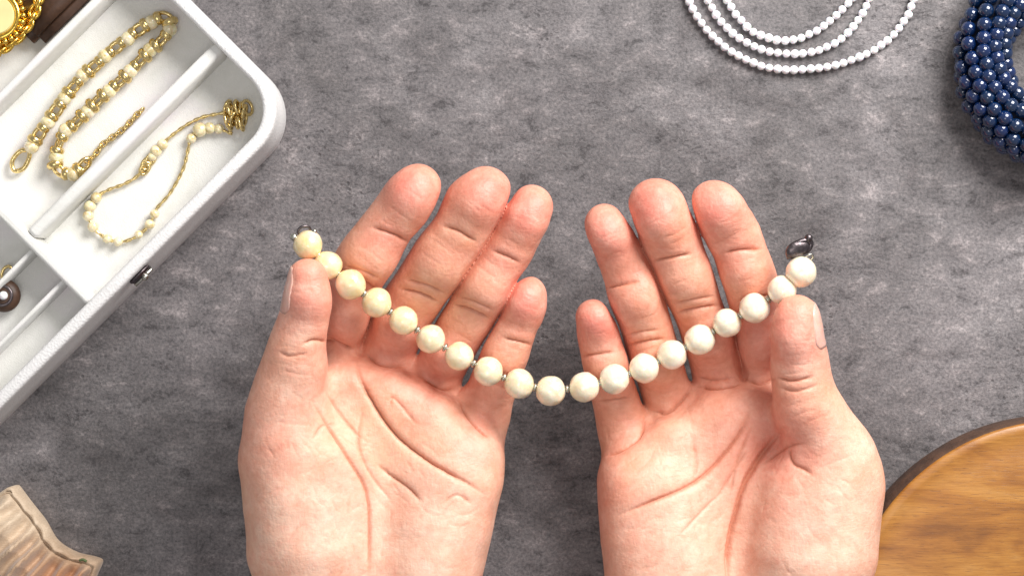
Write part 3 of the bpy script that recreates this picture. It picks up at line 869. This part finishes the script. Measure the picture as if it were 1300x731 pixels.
def divider(u0, u1, v0, v1, top, name='divider'):
    """a padded partition from 9 mm up to `top`, rounded along its upper edges"""
    a0, b0 = uv(u0, v0); a1, b1 = uv(u1, v1)
    r = min(a1 - a0, b1 - b0) * 0.45
    bm = bmesh.new()
    vv, ff = [], []
    prof = [(0, 0.009), (0, top - 0.004), (0, top - 0.0016), (0.0002, top - 0.0008), (0.0007, top - 0.0002), (0.0013, top), (0.0016, top)]
    o0 = None; N = 0
    sc = min(1.0, min(a1 - a0, b1 - b0) / 2 / 0.0021)
    for off, z in prof:
        off *= sc
        pts = rrect(a0 + off, a1 - off, b0 + off, b1 - off, 0.0018 * sc - off, 3)
        N = len(pts); vv += [(x, y, z) for x, y in pts]
    for i in range(len(prof) - 1):
        for k in range(N):
            ff.append((i * N + k, i * N + (k + 1) % N, (i + 1) * N + (k + 1) % N, (i + 1) * N + k))
    ff.append(tuple((len(prof) - 1) * N + k for k in range(N)))
    ff.append(tuple(range(N))[::-1])
    bm.free()
    return obj(name, mesh_from(name, vv, ff, M['lining'], True), box)
divider(322, 346, -262, 219, 0.0315)                 # between the two long compartments
divider(111, 127, -262, 219, 0.0320)                 # between first and upper compartment
divider(-160, 495, -281, -262, 0.0315)               # crosswise
divider(348, 357, -860, -281, 0.0285)
divider(427, 436, -860, -281, 0.0285)
divider(150, 160, -860, -281, 0.0285)
# latch on the front side
bm = bmesh.new(); bmesh.ops.create_cube(bm, size=1.0)
for q in bm.verts: q.co = Vector((q.co.x * 0.0016, q.co.y * 0.0085, q.co.z * 0.007))
bmesh.ops.bevel(bm, geom=bm.edges[:], offset=0.0004, segments=2, affect='EDGES')
lt = obj('latch', bm_mesh('latch', bm, M['dark']), box, (0.0007, uv(0, 175 - 350)[1], 0.0275))
obj('latch_button', sphere_mesh('latch_button', 0.0015, M['silver'], 14, 8), lt, (0.0018, 0.0008, 0.001))
obj('latch_pin', mesh_from('latch_pin', *tube([(0.0012, -.0042, 0), (0.0012, .0042, 0)], 0.0007, 8), M['silver']), lt, (0, 0, -0.0015))

# ---------------- bracelet lying in the first long compartment
ZF = 0.0177
def chain_path(pts, z, step=0.001):
    return catmull([tuple(W(x, y, z)) for x, y in pts], step)
gb = empty('gold_bracelet', W(120, 120, ZF))
tag(gb, 'antique gold chain bracelet with champagne pearls doubled back in the middle box compartment', 'bracelet')
gbo = Vector(gb.location)
path = chain_path([(40, 186), (49, 171), (71, 140), (98, 105), (128, 77), (161, 49), (190, 29), (208, 22), (217, 33), (208, 48), (184, 71), (158, 98), (126, 126), (98, 154), (80, 172), (72, 192), (70, 210), (81, 220), (96, 219), (110, 205)], ZF + 0.003)
cp = sphere_mesh('pearl', 0.0027, M['champagne'], 20, 12, 0.06, 2)
lk = ring_mesh('link', 0.0021, 0.00080, M['gold'], 1.25, 0.85, 14, 6)
cap = ring_mesh('bead_cap', 0.0018, 0.0008, M['gold'], 1, 1, 12, 6)
Q, Tn = resample(path, 0.0026)
for i, (p, t) in enumerate(zip(Q, Tn)):
    t = Vector(t).normalized(); p = Vector(p)
    side = Vector((-t.y, t.x, 0)) * random.uniform(-.0004, .0004)
    if i % 4 == 0:
        obj('pearl', cp, gb, p + side - gbo)
    elif i % 4 in (1, 3):
        o = obj('bead_cap', cap, gb, p - gbo); o.rotation_euler = t.to_track_quat('Z', 'Y').to_euler()
        s_ = random.uniform(.9, 1.25); o.scale = (s_, s_, 1.7)
    else:
        o = obj('link', lk, gb, p + Vector((0, 0, -.0005)) - gbo, (random.uniform(.5, 1.1), 0, math.atan2(t.y, t.x)))
# lobster clasp
pts = catmull([(.0044, 0, 0), (.002, .0024, 0), (-.0024, .0026, 0), (-.0048, 0, 0), (-.0024, -.0022, 0), (.0016, -.0018, 0), (.0040, -.0006, 0)], 0.0008)
lb = obj('clasp', mesh_from('clasp', *tube(pts[:-1], 0.00085, 8, True), M['gold']), gb, W(28, 203, ZF + .0018) - gbo, (0, 0, math.radians(54)))
obj('clasp_tab', sphere_mesh('clasp_tab', 0.0013, M['gold'], 12, 8), lb, (.0052, 0, 0))
# thin extension chain
ex = chain_path([(112, 203), (120, 198), (128, 186), (142, 175), (158, 163), (170, 150), (182, 138)], ZF + 0.0008)
Q, Tn = resample(ex, 0.0020)
lk2 = ring_mesh('link', 0.00115, 0.00036, M['gold'], 1.35, 0.8, 12, 6)
for i, (p, t) in enumerate(zip(Q, Tn)):
    o = obj('link', lk2, gb, Vector(p) - gbo, (PI / 2 * (i % 2) * .8, 0, math.atan2(t[1], t[0])))

# ---------------- fine gold necklace with white beads in the front compartment
nk = empty('gold_necklace', W(200, 230, ZF))
tag(nk, 'fine gold necklace with pale beads, heaped against the rounded box corner', 'necklace')
nko = Vector(nk.location)
cm = [(306, 150), (289, 144), (270, 146), (254, 150), (235, 160), (216, 174), (202, 188), (190, 204), (175, 223), (157, 234), (138, 241), (122, 251), (112, 270), (119, 289), (135, 303), (153, 307), (172, 301), (190, 285), (198, 266), (216, 245), (232, 216), (238, 194), (243, 174), (256, 164), (273, 163), (295, 170)]
path = chain_path(cm, ZF + 0.0010)
obj('chain', mesh_from('chain', *tube([tuple(Vector(p) - nko) for p in path], [0.00058 * (1 + 0.35 * math.sin(i * 2.1)) for i in range(len(path))], 8), M['gold']), nk)
wb = sphere_mesh('bead', 0.0017, M['champagne'], 16, 10, 0.05, 4)
for x, y, s_ in [(198, 192, 1.3), (206, 184, 1.2), (193, 199, 1.0), (122, 251, 1.2), (114, 262, 1.3), (112, 274, 1.2), (118, 288, 1.2), (190, 285, 1.1), (196, 272, 1.0), (254, 165, 1.6), (266, 163, 1.3), (243, 176, 1.1), (278, 164, 1.1), (176, 298, .9), (136, 303, 1.0), (150, 307, 1.0)]:
    o = obj('bead', wb, nk, W(x, y, ZF + 0.0014) - nko); o.scale = (s_,) * 3
cl_r = ring_mesh('link', 0.0022, 0.0006, M['gold'], 1.2, 0.9, 14, 6)
for i in range(13):
    o = obj('link', cl_r, nk, W(289 + (i % 7) * 4.2, 137 + (i // 7) * 14 + (i % 3) * 3, ZF + .0018 + .0014 * (i % 2)) - nko, (random.uniform(.6, 1.5), random.uniform(-.3, .3), random.uniform(1.2, 2.0)))
for x, y in ((186, 208), (191, 203), (184, 214)):
    o = obj('link', lk2, nk, W(x, y, ZF + .0014) - nko, (0.5, 0, 1.0)); o.scale = (1.6,) * 3

# ---------------- gold medallion brooch on a brown pouch, upper compartment
bm = bmesh.new()
bmesh.ops.create_cube(bm, size=1.0)
for q in bm.verts: q.co = Vector((q.co.x * 0.018, q.co.y * 0.050, q.co.z * 0.008))
bmesh.ops.bevel(bm, geom=bm.edges[:], offset=0.003, segments=4, affect='EDGES')
bmesh.ops.subdivide_edges(bm, edges=bm.edges[:], cuts=2, use_grid_fill=True)
for q in bm.verts:
    q.co += Vector((0, 0, 0.0008 * mnoise.noise(q.co * 260)))
br = obj('brown_pouch', bm_mesh('brown_pouch', bm, M['brown'])); br.rotation_euler = (0, 0, -PI / 4)
a_, b_ = uv(50, 110); br.location = (Matrix.LocRotScale(box.location, box.rotation_euler, None) @ Vector((a_, b_, 0.0212)))
tag(br, 'dark brown leather pouch lying in the box beside the yellow gold medallion', 'pouch')

wt = empty('gold_medallion', W(-6, 20, 0.0310))
tag(wt, 'round yellow gold medallion with pale face and heavy chain at the top left corner', 'medallion')
wo = Vector(wt.location)
bm = bmesh.new(); bmesh.ops.create_cone(bm, cap_ends=True, segments=48, radius1=0.0072, radius2=0.0066, depth=0.0016)
obj('face', bm_mesh('face', bm, M['face'], False), wt, (0, 0, 0.0004))
obj('bezel', ring_mesh('bezel', 0.0080, 0.0011, M['richgold'], 1, 1, 48, 10), wt, (0, 0, 0))
nb = 26; gbead = sphere_mesh('bezel_bead', 0.00115, M['richgold'], 12, 8)
for i in range(nb):
    t = 2 * PI * i / nb
    obj('bezel_bead', gbead, wt, (0.0098 * math.cos(t), 0.0098 * math.sin(t), -.0002))
bm = bmesh.new(); bmesh.ops.create_cone(bm, cap_ends=True, segments=40, radius1=0.0098, radius2=0.0085, depth=0.014)
obj('case', bm_mesh('case', bm, M['richgold'], False), wt, (0, 0, -0.0078))
glk = ring_mesh('chain_link', 0.0021, 0.0008, M['richgold'], 1.25, 0.85, 16, 7)
gp = catmull([tuple(W(x, y, 0.0275)) for x, y in [(62, -40), (52, -12), (47, 8), (38, 27), (26, 44), (12, 56), (-6, 68), (-30, 82)]], 0.001)
Q, Tn = resample(gp, 0.0027)
for i, (p, t) in enumerate(zip(Q, Tn)):
    obj('chain_link', glk, wt, Vector(p) - wo, (0.25 + 0.9 * (i % 2), 0, math.atan2(t[1], t[0])))

# ---------------- brown button earring in the small compartment
er = empty('earring', W(8, 375, 0.0175))
tag(er, 'dark brown round earring with pale pearl centre in a small compartment, left edge', 'earring')
bm = bmesh.new(); bmesh.ops.create_uvsphere(bm, u_segments=28, v_segments=14, radius=0.0060)
for q in bm.verts: q.co.z *= 0.55
obj('brown_disc', bm_mesh('brown_disc', bm, M['brown']), er, (0, 0, 0.0033))
obj('rim', ring_mesh('rim', 0.0034, 0.0006, M['dark'], 1, 1, 28, 8), er, (0, 0, 0.0060))
obj('centre_pearl', sphere_mesh('centre_pearl', 0.0016, M['white'], 16, 10), er, (.0006, 0, 0.0066))
hk = catmull([tuple(W(x, y, .0205) - er.location) for x, y in [(6, 360), (2, 350), (5, 341), (12, 338), (16, 344)]], 0.0006)
obj('hook', mesh_from('hook', *tube(hk, 0.0006, 8), M['gold']), er)

# ================================================================== WHITE BEAD NECKLACE
wn = empty('bead_necklace', W(1010, 0, 0))
tag(wn, 'necklace of tiny white beads coiled in three loops at the top edge', 'necklace')
wno = Vector(wn.location)
zr = 0.00165
loops = [
    [(866, -60), (868, -25), (876, 4), (892, 32), (917, 58), (950, 78), (985, 88), (1020, 89), (1060, 83), (1100, 69), (1130, 49), (1150, 24), (1161, -4), (1166, -40), (1150, -95), (1090, -160), (1005, -182), (915, -155), (873, -105), (866, -64)],
    [(884, -60), (889, -25), (899, 2), (914, 26), (937, 48), (967, 63), (1003, 69), (1040, 64), (1070, 48), (1092, 22), (1104, -4), (1112, -40), (1100, -90), (1050, -135), (985, -145), (915, -115), (889, -85), (884, -64)],
    [(905, -60), (913, -25), (923, 0), (937, 22), (957, 41), (985, 51), (1015, 49), (1045, 34), (1068, 13), (1085, -6), (1096, -40), (1082, -85), (1040, -118), (985, -126), (930, -100), (909, -80), (905, -64)],
]
wbm = sphere_mesh('bead', 0.00162, M['white'], 14, 8, 0.05, 1)
for L in loops:
    pth = chain_path(L, zr, 0.0008)
    Q, Tn = resample(pth, 0.00305)
    for p in Q:
        o = obj('bead', wbm, wn, Vector(p) - wno + Vector((random.uniform(-1, 1), random.uniform(-1, 1), 0)) * 0.00012)
        o.scale = (random.uniform(.93, 1.05),) * 3
    obj('thread', mesh_from('thread', *tube([tuple(Vector(p) - wno) for p in pth], 0.00028, 6), M['thread']), wn)

# ================================================================== NAVY NECKLACE
bn = empty('navy_necklace', W(1345, 80, 0))
tag(bn, 'thick twisted necklace of glossy navy blue beads at the upper right edge', 'necklace')
bno = Vector(bn.location)
bb = [sphere_mesh('bead', 0.00275, M['blue'], 20, 12, 0.03, q) for q in (1, 2)]
Rm = 108 / S(0.01); rm = 0.0086
cnt = 0
for s_ in range(9):
    rad_, nb = (rm, 44)
    pts = []
    for i in range(nb):
        t = math.radians(62) + math.radians(236) * (i + 0.5 * (s_ % 2)) / (nb * 236 / 360)
        if t > math.radians(298): break
        ph = s_ * 2 * PI / 9 + 1.1 * t + 0.22 * math.sin(3 * t + s_)
        rr_ = Rm + rad_ * math.cos(ph) + random.uniform(-.0003, .0003)
        z = 0.0114 + rad_ * math.sin(ph)
        p = Vector((rr_ * math.cos(t), rr_ * math.sin(t), z))
        pts.append(tuple(p))
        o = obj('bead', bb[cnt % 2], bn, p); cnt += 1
    obj('thread', mesh_from('thread', *tube(pts, 0.0004, 6), M['dark']), bn)

core_pts = [(Rm * math.cos(math.radians(q)), Rm * math.sin(math.radians(q)), 0.0114) for q in range(62, 298, 6)]
obj('core_filler', mesh_from('core_filler', *tube(core_pts, 0.0066, 12), M['navyfiller']), bn)  # added dark filler tube, blocks see-through gaps between the bead strands

# ================================================================== WOODEN BOARD
ZB = 0.026
wd = empty('wooden_board', (W(1350, 812, ZB).x, W(1350, 812, ZB).y, 0))
tag(wd, 'round golden brown wooden board with a dark rim at the lower right corner', 'wooden board')
R_ = 279 / S(ZB)
def lathe(prof, seg=120, wob=0.0):
    v, f = [], []
    for r, z in prof:
        for k in range(seg):
            a = 2 * PI * k / seg
            w = 1 + wob * mnoise.noise(Vector((math.cos(a) * 2, math.sin(a) * 2, 0)))
            v.append((r * w * math.cos(a), r * w * math.sin(a), z))
    for i in range(len(prof) - 1):
        for k in range(seg):
            f.append((i * seg + k, i * seg + (k + 1) % seg, (i + 1) * seg + (k + 1) % seg, (i + 1) * seg + k))
    if prof[0][0] > 1e-5: f.append(tuple(range(seg))[::-1])
    f.append(tuple((len(prof) - 1) * seg + k for k in range(seg)))
    return v, f
v, f = lathe([(R_ - 0.0022, ZB - 0.0030), (R_ - 0.0004, ZB - 0.0018), (R_, ZB - 0.0008), (R_ - 0.0008, ZB), (R_ - 0.0035, ZB + 0.0001), (R_ - 0.0055, ZB - 0.0003), (R_ - .010, ZB + 0.0006), (R_ - .020, ZB + 0.0018), (R_ * 0.5, ZB + 0.0034), (0.0005, ZB + 0.0040)], wob=0.004)
obj('top', mesh_from('top', v, f, M['wood']), wd)
v, f = lathe([(R_ - 0.004, 0.0), (R_ - 0.0008, 0.0012), (R_ + 0.0008, 0.010), (R_ + 0.0004, ZB - 0.006), (R_ - 0.0012, ZB - 0.0031)], wob=0.004)
obj('dark_rim', mesh_from('dark_rim', v, f, M['bark']), wd)

# ================================================================== CREAM CLOTH
def build_cloth():
    """a pleated cloth corner: edge runs from the top corner down to the right; pleats fan out from it"""
    zc = 0.012
    edge = [(-75, 690), (-40, 655), (-8, 630), (8, 619), (13, 619), (30, 641), (48, 664), (64, 690), (88, 705), (112, 711), (121, 715), (120, 722), (112, 745), (118, 780), (100, 830)]
    e = catmull([(x, y, 0) for x, y in edge], 3.0)
    ctr = np.array((-60, 860, 0.0))
    nE = len(e); nR = 150
    verts, faces, tan = [], [], []
    for j in range(nR + 1):
        t = j / nR
        for i, p in enumerate(e):
            q = p + (ctr - p) * t
            x, y = q[0], q[1]
            u = i / (nE - 1)
            d = math.hypot(q[0] - p[0], q[1] - p[1])
            w = max(0.30, min(1.0, (u - 0.22) / 0.25)) if u < 0.9 else 1
            amp = 0.0085 * w * min(1, d / 26.0)
            z = 0.0090 + 0.0100 * min(1, d / 45.0)
            ph = (x * 0.80 + y * 0.60) / 7.2 + 1.6 * mnoise.noise(Vector((x * .02, y * .02, 2)))
            z += amp * (0.55 - (math.sqrt(math.sin(ph) ** 2 + 0.03) - 0.17) * 1.5) + 0.0012 * mnoise.noise(Vector((x * .04, y * .04, 5)))
            if 5 < d < 9: z -= 0.0010
            if d < 5: z += 0.0006
            wv = W(x, y, zc); verts.append((wv.x, wv.y, z))
            tan.append(max(0, min(1, (y - 660) / 75.0)) * max(0.25, min(1, (x + 5) / 70.0)) * (0.25 + 0.75 * min(1, d / 22)))
    n_ = nE
    for j in range(nR):
        for i in range(nE - 1):
            faces.append((j * n_ + i, (j + 1) * n_ + i, (j + 1) * n_ + i + 1, j * n_ + i + 1))
    # skirt down to the table so that the cloth has thickness
    base = len(verts)
    for i in range(nE):
        x, y, z = verts[i]; verts.append((x + 0.0004, y, 0.0002)); tan.append(tan[i])
    for i in range(nE - 1):
        faces.append((i, i + 1, base + i + 1, base + i))
    o_ = Vector(W(40, 730, 0))
    verts = [(x - o_.x, y - o_.y, z) for x, y, z in verts]
    bm = bmesh.new(); bv = [bm.verts.new(q) for q in verts]
    for q in faces: bm.faces.new([bv[i] for i in q])
    me = bpy.data.meshes.new('pleated_cloth'); bmesh.ops.recalc_face_normals(bm, faces=bm.faces); bm.to_mesh(me); bm.free()
    at = me.attributes.new('tan', 'FLOAT', 'POINT'); at.data.foreach_set('value', tan)
    me.polygons.foreach_set('use_smooth', [True] * len(me.polygons)); me.materials.append(M['cloth'])
    o = obj('pleated_cloth', me, None, o_)
    tag(o, 'cream and tan pleated cloth with a hemmed edge in the lower left corner', 'cloth')
    lf = catmull([(0, 0, 0), (.0012, .0004, .0002), (.0026, -.0003, .0002)], 0.0004)
    obj('green_stitch', mesh_from('green_stitch', *tube(lf, 0.0005, 6), M['green']), o, W(101, 711, 0.0145) - o_)
    # hem stitching along the edge
    hp = [tuple(Vector((verts[4 * n_ + i][0], verts[4 * n_ + i][1], verts[4 * n_ + i][2] + 0.0002))) for i in range(4, nE - 4)]
    obj('hem', mesh_from('hem', *tube(hp, 0.00045, 6), M['cloth']), o)
build_cloth()
